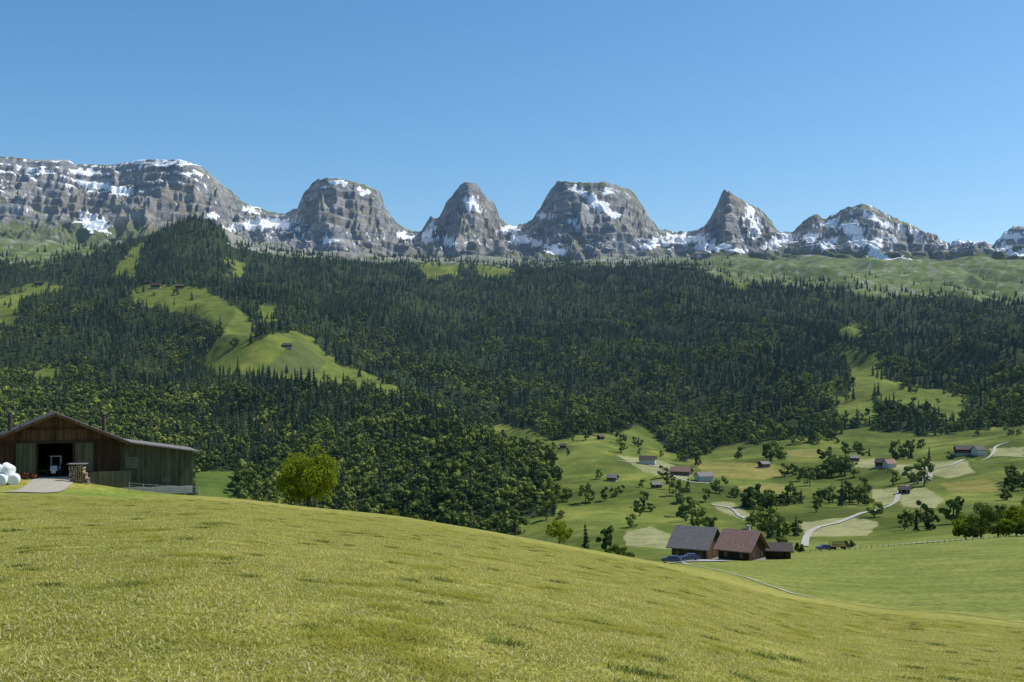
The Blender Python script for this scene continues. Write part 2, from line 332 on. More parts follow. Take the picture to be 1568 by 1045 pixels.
# carve buttresses and gullies below the crest (never raised above it)
rd=ridged(Xm/260+.0012*Ym+fbm(Xm/240,Ym/240,2,3)*.5,Ym/900,3,71)
Zm+=(rd-.66)*135*msk
rd2=ridged(Xm/80+.004*Ym+.35*fbm(Xm/90,Ym/90,2,5),Ym/300,3,81)
Zm+=(rd2-.62)*30*np.maximum(msk,.05)*sst(0,.1,f0)
ph=Zm/52+fbm(Xm/700,Ym/700,2,91)*1.5+Xm*.0016
tri=np.abs((ph%1)*2-1); Zm+=(sst(.25,.75,tri)-.7)*21*sst(.2,.5,f0)*(1-.85*sst(.92,1,f0))
Zm+=fbm(Xm/34,Ym/34,3,95)*5*sst(0,.1,f0)*(1-.6*sst(.95,1,f0))
vm=HZ-F*Zm/Ym
SN=[(145,342,26,12,20),(150,286,34,6,8),(130,264,26,4,0),(180,292,22,5,10),(245,249,60,3,0),(290,266,16,3,0),(60,262,30,3,5),(330,330,12,5,0),(385,322,14,5,0),(400,344,50,9,-6),(435,345,20,9,0),(350,352,18,4,0),(515,279,18,4,10),(495,288,10,3,0),(558,294,14,4,10),(725,314,17,8,40),(890,295,22,6,25),(915,312,28,8,35),(935,325,14,5,30),(930,292,16,3,10),(795,367,17,8,0),(850,383,18,6,15),(825,372,12,6,0),(655,362,7,17,20),(617,362,14,8,0),(685,372,10,6,0),(500,368,20,4,0),(835,330,10,4,0),(880,345,12,4,60),(1155,345,10,22,-25),(1150,326,6,14,-20),(1345,338,28,4,25),(1385,352,20,4,25),(1305,352,14,16,0),(1318,370,18,10,20),(1270,342,12,8,0),(1345,392,22,6,20),(1340,375,12,8,0),(1405,370,14,4,10),(1410,407,18,5,15),(1240,365,14,9,0),(1265,375,14,6,0),(1050,366,45,8,0),(1010,372,26,8,0),(1090,378,28,6,0),(1130,384,20,5,0),(1200,368,22,9,0),(1180,378,14,6,0),(1380,398,12,4,0),(1548,362,26,5,0),(1555,388,16,5,0),(1480,371,18,3,0),(1535,378,14,5,0),(780,352,20,5,0),(990,378,14,4,0)]
snow=np.zeros_like(Zm)
wu=fbm(Xm/60,Zm/30,3,201)*14; wv_=fbm(Xm/60,Zm/30,3,205)*7
for (a0,b0,ra,rb,an) in SN:
    c_,s_=math.cos(math.radians(an)),math.sin(math.radians(an))
    du=(UU+wu-a0); dv=(vm+wv_-b0); p=(du*c_+dv*s_)/ra; q=(-du*s_+dv*c_)/rb
    snow=np.maximum(snow,.98*np.exp(-.7*(p*p+q*q)))
band=np.exp(-((vm-(np.interp(UU,[0,400,700,1000,1300,1568],[300,352,368,370,362,370])))/17)**2)*sst(300,420,UU)
snow=np.maximum(snow,band*(.34+.16*(rd2<.1)))
snow=np.maximum(snow,.20*sst(345,315,vm)); snow=np.maximum(snow,.31*sst(1180,1260,UU)*sst(405,380,vm))
snow=snow+.24*sst(.55,.9,tri)*sst(360,300,UU)*sst(312,285,vm)
snow*=(RR<1.2)
gx=np.gradient(Zm,axis=0)/np.maximum(np.gradient(Ym,axis=0),.01)
grass=.33*sst(1.6,.7,gx)*sst(-.1,.3,fbm(Xm/300,Ym/300,3,111)+.2)+.08*sst(.5,.9,tri)
grass=np.maximum(grass,.40*sst(370,392,vm)*sst(1000,1100,UU)); grass=np.maximum(grass,.42*sst(318,352,vm)*sst(330,200,UU)); grass=np.maximum(grass,.32*sst(378,396,vm))
grass=grass+.12*fbm(Xm/80,Ym/80,3,117)
gridmesh('mountain_range',Xm,Ym,Zm,m_rock,attrs={'snow':snow,'grass':grass})
# ------------------------------------------------------------ vegetation materials
def leafmat(name,c1,c2,trans=.25,rnd=.5,far=0):
    m=bpy.data.materials.new(name); m.use_nodes=True; nt=m.node_tree; nt.nodes.clear()
    out=nt.nodes.new('ShaderNodeOutputMaterial'); oi=nt.nodes.new('ShaderNodeObjectInfo')
    if far: f=oi.outputs['Random']
    else:
        n=noise(nt,mapping(nt,(1,1,1)),.35,1)
        f=math_(nt,'MULTIPLY_ADD',oi.outputs['Random'],rnd,math_(nt,'MULTIPLY',n.outputs['Fac'],1-rnd))
    c=mixc(nt,f,c1,c2)
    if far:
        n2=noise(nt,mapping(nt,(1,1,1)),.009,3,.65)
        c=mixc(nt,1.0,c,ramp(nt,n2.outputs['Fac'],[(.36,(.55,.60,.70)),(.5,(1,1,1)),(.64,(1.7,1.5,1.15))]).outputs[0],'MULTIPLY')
    d=nt.nodes.new('ShaderNodeBsdfDiffuse'); nt.links.new(c,d.inputs[0]); sh=d.outputs[0]
    if trans>0:
        t=nt.nodes.new('ShaderNodeBsdfTranslucent'); mx=nt.nodes.new('ShaderNodeMixShader'); mx.inputs[0].default_value=trans
        nt.links.new(c,t.inputs[0]); nt.links.new(sh,mx.inputs[1]); nt.links.new(t.outputs[0],mx.inputs[2]); sh=mx.outputs[0]
    if far: sh=haze_glow(nt,sh)
    nt.links.new(sh,out.inputs[0])
    return m
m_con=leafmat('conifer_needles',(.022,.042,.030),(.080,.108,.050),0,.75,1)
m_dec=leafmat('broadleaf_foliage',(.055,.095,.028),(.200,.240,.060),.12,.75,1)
m_near=leafmat('fresh_foliage',(.13,.18,.014),(.30,.34,.035),.45,.2)
m_dark=leafmat('hedge_foliage',(.06,.10,.02),(.13,.17,.035),.35,.2)
m_bark=simple('bark',(.09,.07,.05),.9,.3,6)
def conifer(name,seed,h=24,r=3.4):
    rd_=random.Random(seed); mb=MB(); mb.cyl((0,0,-1),(0,0,h*.5),.35,.2,5,1)
    n=7; tiers=8
    for t in range(tiers):
        k=t/(tiers-1); z0=h*(.10+.80*k); rr=r*(1-k)**.8*rd_.uniform(.75,1.2)+.25; dz=h*.16*(1-.35*k)
        apex=(rd_.uniform(-.2,.2),rd_.uniform(-.2,.2),min(h,z0+dz)); ph=rd_.uniform(0,6.28)
        ring=[]
        for i in range(2*n):
            a=ph+math.pi*i/n; q=rr*(rd_.uniform(.75,1.25) if i%2==0 else rd_.uniform(.35,.6))
            ring.append((q*math.cos(a),q*math.sin(a),z0-(.09*h*(1-k)*.6 if i%2==0 else 0)*rd_.uniform(.5,1.3)))
        for i in range(2*n): mb.poly([ring[i],ring[(i+1)%(2*n)],apex],0)
    return mb.obj(name,[m_con,m_bark],lk=False)
def leaves(rg,cent,rad,n,size,squash=.8,outw=1.2):
    k=rg.integers(0,len(cent),n); d=rg.normal(size=(n,3)); d/=np.linalg.norm(d,axis=1)[:,None]
    p=cent[k]+d*(rad[k]*rg.uniform(.55,1.0,n)**.5)[:,None]*np.array([1,1,squash])
    a=rg.normal(size=(n,3))+d*outw
    a/=np.linalg.norm(a,axis=1)[:,None]
    t=np.cross(a,rg.normal(size=(n,3))); t/=np.linalg.norm(t,axis=1)[:,None]; bt=np.cross(a,t)
    s=(size*rg.uniform(.6,1.3,n))[:,None]
    q=np.stack([p-t*s*.5-bt*s*.2,p-bt*s*.45+t*s*.1,p+t*s*.55+bt*s*.1,p+bt*s*.4],1)
    return q.reshape(-1,3)
def broadleaf(name,seed,h,w,nl,ls,mleaf,crown0=.22,nc=28,limbs=True,loc=None,outw=1.2):
    rg=np.random.default_rng(seed); cz=h*(crown0+1)/2; rz=h*(1-crown0)/2
    c=rg.normal(size=(nc,3)); c/=np.linalg.norm(c,axis=1)[:,None]; c*=rg.uniform(.35,.82,nc)[:,None]**.7
    c[:,2]=np.where(c[:,2]<-.55,-.55,c[:,2])
    cent=c*np.array([w/2,w/2,rz])+np.array([0,0,cz]); rad=rg.uniform(.2,.36,nc)*min(w/2,rz)*1.15
    q=leaves(rg,cent,rad,nl,ls,.8,outw); nq=len(q)//4
    mb=MB(); tr=h*.028
    mb.cyl((0,0,-.6),(.02*h,0,h*.35),tr*1.3,tr*.85,8,0); mb.cyl((.02*h,0,h*.35),(0,.01*h,h*.75),tr*.85,tr*.3,7,0)
    if limbs:
        for i in range(min(nc,16)):
            z0=h*rg.uniform(.2,.55); mb.cyl((.015*h,0,z0),tuple(cent[i]),tr*.4,tr*.08,5,0)
    nv=len(mb.v); V=np.concatenate([np.array(mb.v),q])
    faces=[list(f) for f in mb.f]+[list(range(nv+4*i,nv+4*i+4)) for i in range(nq)]
    me=bpy.data.meshes.new(name); me.from_pydata(V.tolist(),[],faces); me.update()
    me.materials.append(m_bark); me.materials.append(mleaf)
    me.polygons.foreach_set('material_index',[0]*len(mb.f)+[1]*nq)
    o=bpy.data.objects.new(name,me)
    if loc: o.location=loc; link(o)
    return o
pc=bpy.data.collections.new('conifer_kinds'); pd=bpy.data.collections.new('broadleaf_kinds'); pg=bpy.data.collections.new('grass_kinds')
for i in range(5): pc.objects.link(conifer('conifer_kind_%d'%i,10+i,[21,23,20,19,22][i],[3.8,4.4,3.6,5.0,4.0][i]))
for i in range(5): pd.objects.link(broadleaf('broadleaf_kind_%d'%i,30+i,[13,15,12,14,15][i],[11,12,12,10,13][i],280,2.0,m_dec,.04,11,False,outw=5.0))
def scatter(name,pts,rot,scl,idx,coll):
    me=bpy.data.meshes.new(name); n=len(pts); me.vertices.add(n); me.vertices.foreach_set('co',np.asarray(pts,np.float32).ravel())
    a=me.attributes.new('rot','FLOAT_VECTOR','POINT'); a.data.foreach_set('vector',np.asarray(rot,np.float32).ravel())
    a=me.attributes.new('scl','FLOAT_VECTOR','POINT'); a.data.foreach_set('vector',np.asarray(scl,np.float32).ravel())
    a=me.attributes.new('idx','INT','POINT'); a.data.foreach_set('value',np.asarray(idx,np.int32))
    me.update(); o=link(bpy.data.objects.new(name,me))
    ng=bpy.data.node_groups.new(name,'GeometryNodeTree')
    ng.interface.new_socket('Geometry',in_out='INPUT',socket_type='NodeSocketGeometry'); ng.interface.new_socket('Geometry',in_out='OUTPUT',socket_type='NodeSocketGeometry')
    i=ng.nodes.new('NodeGroupInput'); ou=ng.nodes.new('NodeGroupOutput'); ip=ng.nodes.new('GeometryNodeInstanceOnPoints'); ci=ng.nodes.new('GeometryNodeCollectionInfo')
    ci.inputs['Collection'].default_value=coll; ci.inputs['Separate Children'].default_value=True; ci.inputs['Reset Children'].default_value=True
    ip.inputs['Pick Instance'].default_value=True
    def na(nm,t):
        q=ng.nodes.new('GeometryNodeInputNamedAttribute'); q.data_type=t; q.inputs['Name'].default_value=nm
        return [s for s in q.outputs if s.enabled and s.name=='Attribute'][0]
    L=ng.links.new
    L(i.outputs[0],ip.inputs['Points']); L(ci.outputs[0],ip.inputs['Instance']); L(na('idx','INT'),ip.inputs['Instance Index'])
    L(na('rot','FLOAT_VECTOR'),ip.inputs['Rotation']); L(na('scl','FLOAT_VECTOR'),ip.inputs['Scale']); L(ip.outputs[0],ou.inputs[0])
    md=o.modifiers.new('scatter','NODES'); md.node_group=ng; return o
# ------------------------------------------------------------ forests
PX=[];PY=[]
for (y0,y1,sp) in ((560,1500,10.2),(1500,2600,12.5),(2600,4590,16.0)):
    hw=y1*.60
    gx_,gy_=np.meshgrid(np.arange(-hw,hw,sp),np.arange(y0,y1,sp))
    gx_=gx_+rng.uniform(-.5,.5,gx_.shape)*sp; gy_=gy_+rng.uniform(-.5,.5,gy_.shape)*sp
    k=(np.abs(gx_)<gy_*.52+20)&(gy_<4590)
    PX.append(gx_[k]); PY.append(gy_[k])
PX=np.concatenate(PX); PY=np.concatenate(PY); PZ=H(PX,PY)
u,v_,val,clr,top,forest=masks(PX,PY,PZ)
r=rng.uniform(0,1,PX.shape)
topd=np.interp(u,TOPU,TOPV)-v_
nn=fbm(PX/70,PY/70,3,131)
gap=fbm(PX/90,PY/90,3,137)
keep=forest&(r<np.where(gap>.42,.35,.92))
keep|=top&(r<.36*np.exp(-topd/9.)*np.where(nn>.05,1.9,.12))&(topd<40)
keep|=clr&(r<.12)&(nn>.12)
nd_=fbm(PX/220,PY/220,4,141)+.35*perlin(PX/35,PY/35,5)
spur=(PY<1350)&(u<860)
pdec=sst(-.25,.35,nd_*1.9+(v_-560)/210*1.0 + np.where(spur,.1,0)-.08)
isdec=(rng.uniform(0,1,PX.shape)<pdec*.85)&(v_>440)
con=keep&~isdec; dec=keep&isdec
def inst(name,k,coll,nk,s0,s1,extra=None):
    n=int(k.sum()); s=(s0+(s1-s0)*rng.uniform(0,1,n)**1.3)*(1+.3*fbm(PX[k]/60,PY[k]/60,2,151)); 
    sc=np.stack([s*rng.uniform(.85,1.25,n),s*rng.uniform(.85,1.25,n),s*rng.uniform(.8,1.2,n)],1)
    rt=np.stack([rng.normal(0,.03,n),rng.normal(0,.03,n),rng.uniform(0,6.28,n)],1)
    return scatter(name,np.stack([PX[k],PY[k],PZ[k]-.5],1),rt,sc,rng.integers(0,nk,n),coll)
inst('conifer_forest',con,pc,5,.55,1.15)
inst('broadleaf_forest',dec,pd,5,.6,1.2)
print('forest',con.sum(),dec.sum())
# valley trees
n=9000
yy=560*(1700/560)**rng.uniform(0,1,n); uu_=rng.uniform(790,1800,n); xx=xu(uu_,yy); zz=H(xx,yy)
u,v_,val,clr,top,forest=masks(xx,yy,zz)
nn=fbm(xx/75,yy/75,3,161); hed=np.abs(fbm(xx/190,yy/190,2,171))
wt=1.0*sst(.28,.38,nn)+.5*(hed<.012)+.004
wt*=np.where((u>1040)&(u<1320)&(v_>670)&(v_<780),1.8,1.0)
wt*=np.where((u<1010)&(v_>700),.25,1)
pale=np.zeros(u.shape,bool)
for P in PALE+YEL: pale|=inpoly(u,v_,P)
k=val&(~pale)&(rng.uniform(0,1,n)<wt*.38)
PX=xx[k];PY=yy[k];PZ=zz[k]
isd=rng.uniform(0,1,PX.shape)<.85
inst('valley_trees',isd,pd,5,.55,1.15); inst('valley_conifers',~isd,pc,5,.4,.8)
print('valley',len(PX))
ex=[(835,712,1),(862,768,1.2),(897,772,1.1),(902,770,.9),(917,735,.8),(927,768,.8),(940,762,.7),(950,755,.6),(980,790,1),(985,775,.8),(968,808,.8),(1013,700,.6),(1025,750,.9),(1035,760,1),(1060,785,1),(1045,790,1.1),(1070,795,1),(1080,770,.8),(1270,712,1.2),(1258,705,1),(1285,720,1),(1225,738,1),(1240,745,1),(1215,730,.8),(1300,760,.9),(1275,770,.9),(1250,785,.8),(1410,800,.9),(1418,806,.9),(1385,812,.7),(1325,775,.7),(1125,680,.8),(1190,690,.8),(1200,700,.9),(1068,715,.8),(1320,752,.8),(1205,775,.7),(1175,805,.8),(1160,800,.8),(1150,810,.9),(1185,812,.9)]
P=np.array([gp(a,b_,560,2500) for a,b_,c_ in ex]); s=np.array([c_ for _,_,c_ in ex])*.9
scatter('field_trees',P-np.array([0,0,.5]),np.stack([s*0,s*0,s*40],1),np.stack([s,s,s*1.1],1),rng.integers(0,5,len(s)),pd)
# ------------------------------------------------------------ near trees
def tree_at(name,u_,y,h,w,nl,ls,m,seed,c0=.15,nc=34):
    x=xu(u_,y); return broadleaf(name,seed,h,w,nl,ls,m,c0,nc,True,(x,y,h1(x,y)),1.6)
tree_at('ash_tree',472,152,8.9,8.4,12000,.28,m_near,201,.06,52)
tree_at('young_tree',856,178,4.8,4.6,3200,.22,m_near,202,.18,22)
for i,(a,yv,h,w) in enumerate([(948,185,2.6,3.2),(935,188,2.0,2.4),(960,190,1.8,3.0),(600,150,1.2,1.8)]):
    tree_at('bush',a,yv,h,w,1500,.2,m_near if i==3 else m_dark,210+i,0,18)
for i,(a,yv,h,w) in enumerate([(1478,352,8.5,8),(1502,350,11.5,12),(1528,355,10,10),(1556,348,10,9),(1585,350,12,12),(1610,345,10,10),(1545,330,5,7),(1490,338,4.5,7),(1570,322,4.5,7)]):
    tree_at('maple_tree',a,yv,h,w,3800,.5,m_dark if i%3 else m_near,230+i,.04,26)
for i,(a,yv,h,w) in enumerate([(1100,300,5,5),(1195,300,4.5,5),(1300,330,2.6,3.4),(1130,310,4,5),(1225,322,3,4)]):
    tree_at('fruit_tree',a,yv,h,w,2000,.35,m_dark,250+i,.06,20)
# ------------------------------------------------------------ grass
m_blade=leafmat('grass_blades',(.25,.265,.036),(.42,.405,.090),.45,.35)
m_straw=leafmat('cut_hay',(.48,.46,.19),(.66,.61,.32),.3,.3)
for kx in range(5):
    rg=np.random.default_rng(300+kx); n=60 if kx<3 else 100; vs=[];fs=[];ms=[]
    for i in range(n):
        px,py=rg.uniform(-.38,.38,2) if kx<3 else rg.normal(0,.12,2); a=rg.uniform(0,6.28); hh=rg.uniform(.012,.038)*(1 if kx<3 else 1.8); ln=rg.uniform(.5,1.8)*hh
        wv=np.array([math.cos(a),math.sin(a)])*.006; lv=np.array([-math.sin(a),math.cos(a)])*ln*2.2
        k0=len(vs); vs+=[(px-wv[0],py-wv[1],-.02),(px+wv[0],py+wv[1],-.02),(px+wv[0]*.7+lv[0]*.4,py+wv[1]*.7+lv[1]*.4,hh*.7),(px-wv[0]*.7+lv[0]*.4,py-wv[1]*.7+lv[1]*.4,hh*.7),(px+lv[0],py+lv[1],hh)]
        q=(1 if rg.uniform()<.28 else 0) if kx<3 else (0 if kx==3 else 2)
        fs+=[[k0,k0+1,k0+2,k0+3],[k0+3,k0+2,k0+4]]; ms+=[q,q]
    me=bpy.data.meshes.new('grass_kind'); me.from_pydata(vs,[],fs); me.materials.append(m_blade); me.materials.append(m_straw); me.materials.append(m_dark); me.polygons.foreach_set('material_index',ms)
    pg.objects.link(bpy.data.objects.new('grass_kind_%d'%kx,me))
n=22000
yy=np.sqrt(rng.uniform(0,1,n)**1.6*(85**2-6**2)+36); xx=rng.uniform(-.50,.50,n)*yy
zz=H(xx,yy); dzx=(H(xx+.5,yy)-H(xx-.5,yy)); dzy=(H(xx,yy+.5)-H(xx,yy-.5))
rz=rng.uniform(0,6.28,n)
rots=[]
for i in range(n):
    nrm=Vector((-dzx[i],-dzy[i],1)).normalized(); q=nrm.to_track_quat('Z','Y').to_matrix()@Matrix.Rotation(rz[i],3,'Z'); rots.append(tuple(q.to_euler()))
sc=rng.uniform(.8,1.3,n)*(1+yy/200); idx=np.where(fbm(xx/2.5,yy/2.5,3,181)+rng.normal(0,.2,n)>.5,3,rng.integers(0,3,n)); idx=np.where(rng.uniform(0,1,n)<.012,4,idx)
scatter('grass',np.stack([xx,yy,zz],1),rots,np.stack([sc,sc,sc*rng.uniform(.7,1.2,n)],1),idx,pg)
# ------------------------------------------------------------ roads
m_road=simple('pale_road',(.35,.335,.29),.9,.15,.4); m_gravel=simple('gravel',(.33,.30,.24),.95,.3,4); m_asph=simple('asphalt',(.30,.30,.28),.9,.15,1.5)
def strip(name,pts,w,m,off=.25,sub=14):
    P=[Vector((p[0],p[1])) for p in pts]; out=[]
    for i in range(len(P)-1):
        p0=P[max(i-1,0)];p1=P[i];p2=P[i+1];p3=P[min(i+2,len(P)-1)]
        for k in range(sub):
            t=k/sub; out.append(.5*((2*p1)+(p2-p0)*t+(2*p0-5*p1+4*p2-p3)*t*t+(3*p1-p0-3*p2+p3)*t**3))
    out.append(P[-1]); mb=MB(); L_=[]
    na=4
    for i,p in enumerate(out):
        d=(out[min(i+1,len(out)-1)]-out[max(i-1,0)]).normalized(); nn_=Vector((-d.y,d.x))
        row=[]
        for j in range(na+1):
            q=p+nn_*w*(j/na-.5); row.append((q.x,q.y,h1(q.x,q.y)+off))
        L_.append(row)
    for i in range(len(L_)-1):
        for j in range(na): mb.poly([L_[i][j],L_[i][j+1],L_[i+1][j+1],L_[i+1][j]])
    return mb.obj(name,[m])
def uv2(l,y0=480,y1=3000): return [gp(a,b_,y0,y1)[:2] for a,b_ in l]
strip('valley_road',uv2([(1232,838),(1236,822),(1250,810),(1300,795),(1340,783),(1368,772),(1378,755),(1392,744),(1420,738),(1424,725),(1415,712)]),3.4,m_road,.45)
strip('valley_road',uv2([(1424,722),(1470,708),(1518,698),(1525,685),(1545,678)]),2.8,m_road,.45)
strip('valley_path',uv2([(945,706),(1000,714),(1045,735),(1090,742)]),2.2,m_road,.45)
strip('valley_path',uv2([(1092,775),(1120,780),(1140,795)]),2.2,m_road,.45)
strip('village_road',[(xu(a,y),y) for a,y in ((975,262),(1020,268),(1060,272),(1110,285),(1200,308),(1290,318),(1400,322),(1500,330),(1600,332),(1750,335))],5.5,m_asph,.30)
strip('farmyard',[(xu(a,y),y) for a,y in ((975,248),(1010,244),(1050,245),(1095,250))],10,m_asph,.18)
strip('footpath',[(xu(a,y),y) for a,y in ((1045,243),(1055,215),(1075,195),(1110,180),(1160,165),(1230,143),(1250,139))],.8,m_gravel,.08)
strip('gravel_ramp',[(xu(88,119.8),127.0),(xu(86,124),124),(xu(76,118),118),(xu(58,111),111),(xu(30,104),104)],4.2,m_gravel,.08)
# ------------------------------------------------------------ building materials
m_wdark=boards('dark_boards',(.035,.022,.014),(.065,.040,.024)); m_wbrown=boards('brown_boards',(.075,.045,.025),(.13,.08,.045))
m_wgreen=boards('weathered_boards',(.065,.07,.045),(.11,.11,.07),w=.22); m_wtan=boards('tan_boards',(.16,.13,.09),(.22,.18,.12))
m_rgrey=simple('grey_roof',(.065,.055,.05),.7,.25,2); m_rlight=simple('shingle_roof',(.17,.155,.145),.75,.35,3); m_rred=simple('clay_tile_roof',(.24,.15,.12),.8,.4,3)
m_conc=simple('concrete',(.34,.33,.30),.9,.15,2)
m_glass=simple('window_glass',(.05,.06,.07),.15,.1,2,.6); m_white=simple('white_paint',(.7,.7,.68),.6,.08,2); m_metal=simple('galvanised_metal',(.35,.36,.37),.45,.15,4,.4,.6)
m_plaster=simple('plaster',(.55,.52,.46),.9,.1,2)
def gable(name,x,y,rz,w,l,he,hr,mw,mr,fnd=1.5,ov=.8,win=True,wg=None,z=None,chim=False):
    """l along local x (ridge), w along local y"""
    e=empty(name,x,y,h1(x,y) if z is None else z,rz); hw,hl=w/2,l/2
    mb=MB()
    for s in (-1,1):
        pts=[(s*hl,-hw,0),(s*hl,hw,0),(s*hl,hw,he),(s*hl,0,hr),(s*hl,-hw,he)]
        mb.poly(pts if s>0 else pts[::-1]); mb.poly([(hl,s*hw,0),(-hl,s*hw,0),(-hl,s*hw,he),(hl,s*hw,he)] if s>0 else [(-hl,s*hw,0),(hl,s*hw,0),(hl,s*hw,he),(-hl,s*hw,he)])
    mb.obj('walls',[mw],e)
    mb=MB(); mb.box((0,0,-fnd/2),(l+.1,w+.1,fnd+.5)); mb.obj('foundation',[m_conc],e)
    mb=MB(); sl=(hr-he)/hw; t=.22
    for s in (-1,1):
        yo=s*(hw+ov); zo=he-ov*sl+.05; zr=hr+.05
        A=[(-hl-ov,0,zr),(hl+ov,0,zr),(hl+ov,yo,zo),(-hl-ov,yo,zo)]; B=[(p[0],p[1],p[2]+t) for p in A]
        mb.poly(B if s<0 else B[::-1]); mb.poly(A if s>0 else A[::-1])
        for i in (1,2,3): 
            j=(i+1)%4; mb.poly([A[i],A[j],B[j],B[i]])
        mb.poly([A[0],B[0],B[3],A[3]])
    mb.obj('roof',[mr],e)
    if win:
        mb=MB()
        nx=max(2,int(l/2.6)); nf=2 if he>4.2 else 1
        for f in range(nf):
            zc=1.4+f*2.5
            for i in range(nx):
                xx_=-hl+l*(i+.5)/nx; mb.box((xx_,-hw-.03,zc),(1.0,.08,1.15),0); mb.box((xx_,-hw-.06,zc),(.8,.07,.95),1)
            ny=max(2,int(w/2.8))
            for i in range(ny):
                yy_=-hw+w*(i+.5)/ny; mb.box((hl+.03,yy_,zc),(.08,1.0,1.15),0); mb.box((hl+.06,yy_,zc),(.07,.8,.95),1)
        mb.obj('windows',[m_white if wg is None else wg,m_glass],e)
    if chim:
        mb=MB(); mb.box((l*.15,w*.12,hr+.3),(.7,.7,1.6)); mb.box((l*.15,w*.12,hr+1.15),(.9,.9,.12)); mb.obj('chimney',[m_conc],e)
    return e
a=math.radians(-32)
gable('farmhouse',xu(1066,266),266,a,8.6,8.6,3.4,7.2,m_wbrown,m_rlight,2.5,1.0,wg=m_wtan,z=h1(xu(1066,266),266)+.4,chim=False)
gable('farmhouse',xu(1136,258),258,math.radians(-38),8.2,7.6,2.9,6.4,m_wdark,m_rred,2.5,.9,wg=m_wbrown,z=h1(xu(1136,258),258)+.2,chim=True)
gable('shed',xu(1188,262),262,math.radians(-12),4.5,6.6,2.2,3.6,m_wdark,m_rgrey,2,.5,win=False)
gable('farmhouse',xu(1102,285),285,math.radians(-30),6,6,2.8,5.4,m_wbrown,m_rred,2.5,.7)
for i,(a_,b_,l,w,he,hr,rz,mw,mr) in enumerate([(992,711,16,9,4,7.5,-15,m_plaster,m_rgrey),(1043,728,20,9,3.5,7,-30,m_wbrown,m_rred),(1078,737,14,9,4,7,20,m_plaster,m_rlight),(920,674,7,6,3,5,30,m_wdark,m_rgrey),(938,737,9,7,3,5.5,-25,m_wbrown,m_rlight),(1005,748,8,6,3,5,10,m_wbrown,m_rlight),(1352,716,12,9,4,7,-35,m_wbrown,m_rgrey),(1362,717,9,8,4,7,15,m_plaster,m_rred),(1480,696,22,10,4,7.5,-8,m_wbrown,m_rgrey),(1498,698,10,9,5,8,20,m_plaster,m_rgrey),(1308,708,8,6,3,5,0,m_wdark,m_rlight),(1170,716,9,7,3,5,25,m_wbrown,m_rlight),(1405,738,8,6,3,5,-25,m_wbrown,m_rgrey),(1385,757,8,6,3,5,-25,m_wdark,m_rgrey),(240,441,22,12,5,9,-10,m_wbrown,m_rgrey),(275,443,18,12,5,9,15,m_wbrown,m_rgrey),(60,438,20,12,5,8,10,m_wdark,m_rgrey),(440,534,14,8,3,6,10,m_wdark,m_rgrey),(862,688,7,6,3,5,0,m_wdark,m_rgrey)]):
    x,y,z=gp(a_,b_,560,3000); gable('valley_house',x,y,math.radians(rz),w,l*.92,he,hr,mw,mr,3,.8,z=z+.3)
# ------------------------------------------------------------ barn
BY=127.; bx=xu(85,BY); e=empty('barn',bx,BY,(HZ-731)/F*BY,math.radians(23)); 
W=6.9; he=4.0; hr=6.95; D=12; sl=(hr-he)/W
mb=MB()
dw,dh=1.8,3.9
mb.poly([(-W,0,0),(-dw,0,0),(-dw,0,dh),(-W,0,dh)]); mb.poly([(dw,0,0),(W,0,0),(W,0,dh),(dw,0,dh)])
mb.poly([(W,0,0),(W,D,0),(W,D,dh),(W,0,dh)]); mb.poly([(-W,D,0),(-W,0,0),(-W,0,dh),(-W,D,dh)])
mb.poly([(W,D,0),(-W,D,0),(-W,D,dh),(W,D,dh)])
mb.obj('walls',[m_wdark],e)
mb=MB(); mb.poly([(-W,-.02,dh),(W,-.02,dh),(W,-.02,he),(0,-.02,hr),(-W,-.02,he)]); mb.poly([(W,D,dh),(-W,D,dh),(-W,D,he),(0,D,hr),(W,D,he)]); mb.obj('gable_boards',[m_wbrown],e)
mb=MB(); mb.box((0,-.12,dh+.02),(2*W,.2,.28)); 
for x in (-W+.1,-4,-dw-.1,dw+.1,4,W-.1): mb.box((x,-.08,dh/2),(.2,.12,dh))
for x in (-3.6,0,3.6): mb.box((x,-.1,(dh+he)/2+.9),(.16,.1,1.9))
mb.box((0,-.1,5.4),(6.2,.1,.16)); mb.obj('timber_frame',[m_wdark],e)
mb=MB(); mb.box((-dw-1.25,-.2,2.2),(2.0,.08,3.3)); mb.box((dw+1.2,-.2,2.2),(1.9,.08,3.2)); mb.obj('sliding_doors',[m_wgreen],e)
mb=MB(); mb.box((0,D/2,-1.22),(2*W-.1,D,2.4)); mb.obj('floor',[m_conc],e)
mb=MB(); t=.2; ov=.9; fo=1.5
for s in (-1,1):
    A=[(0,-fo,hr+.05),(0,D+1,hr+.05),(s*(W+ov),D+1,he-ov*sl+.05),(s*(W+ov),-fo,he-ov*sl+.05)]; B=[(p[0],p[1],p[2]+t) for p in A]
    mb.poly(B if s<0 else B[::-1]); mb.poly(A)
    mb.poly([A[3],A[0],B[0],B[3]]); mb.poly([A[2],A[3],B[3],B[2]])
mb.obj('roof',[m_rgrey],e)
mb=MB()
for s in (-1,1): 
    L_=math.hypot(W+ov,(W+ov)*sl); R_=Matrix.Rotation(s*math.atan(sl),3,'Y'); c_=Vector((s*(W+ov)/2,-fo-.06,(hr+he-ov*sl)/2+.08)); mb.box(c_,(L_,.08,.3),0,R_)
for s in (-1,1):
    for fx in (.33,.66,.97):
        mb.box((s*W*fx,-.8,he+(hr-he)*(1-fx)-.12),(.16,1.4,.2))
mb.obj('bargeboards',[m_wbrown],e)
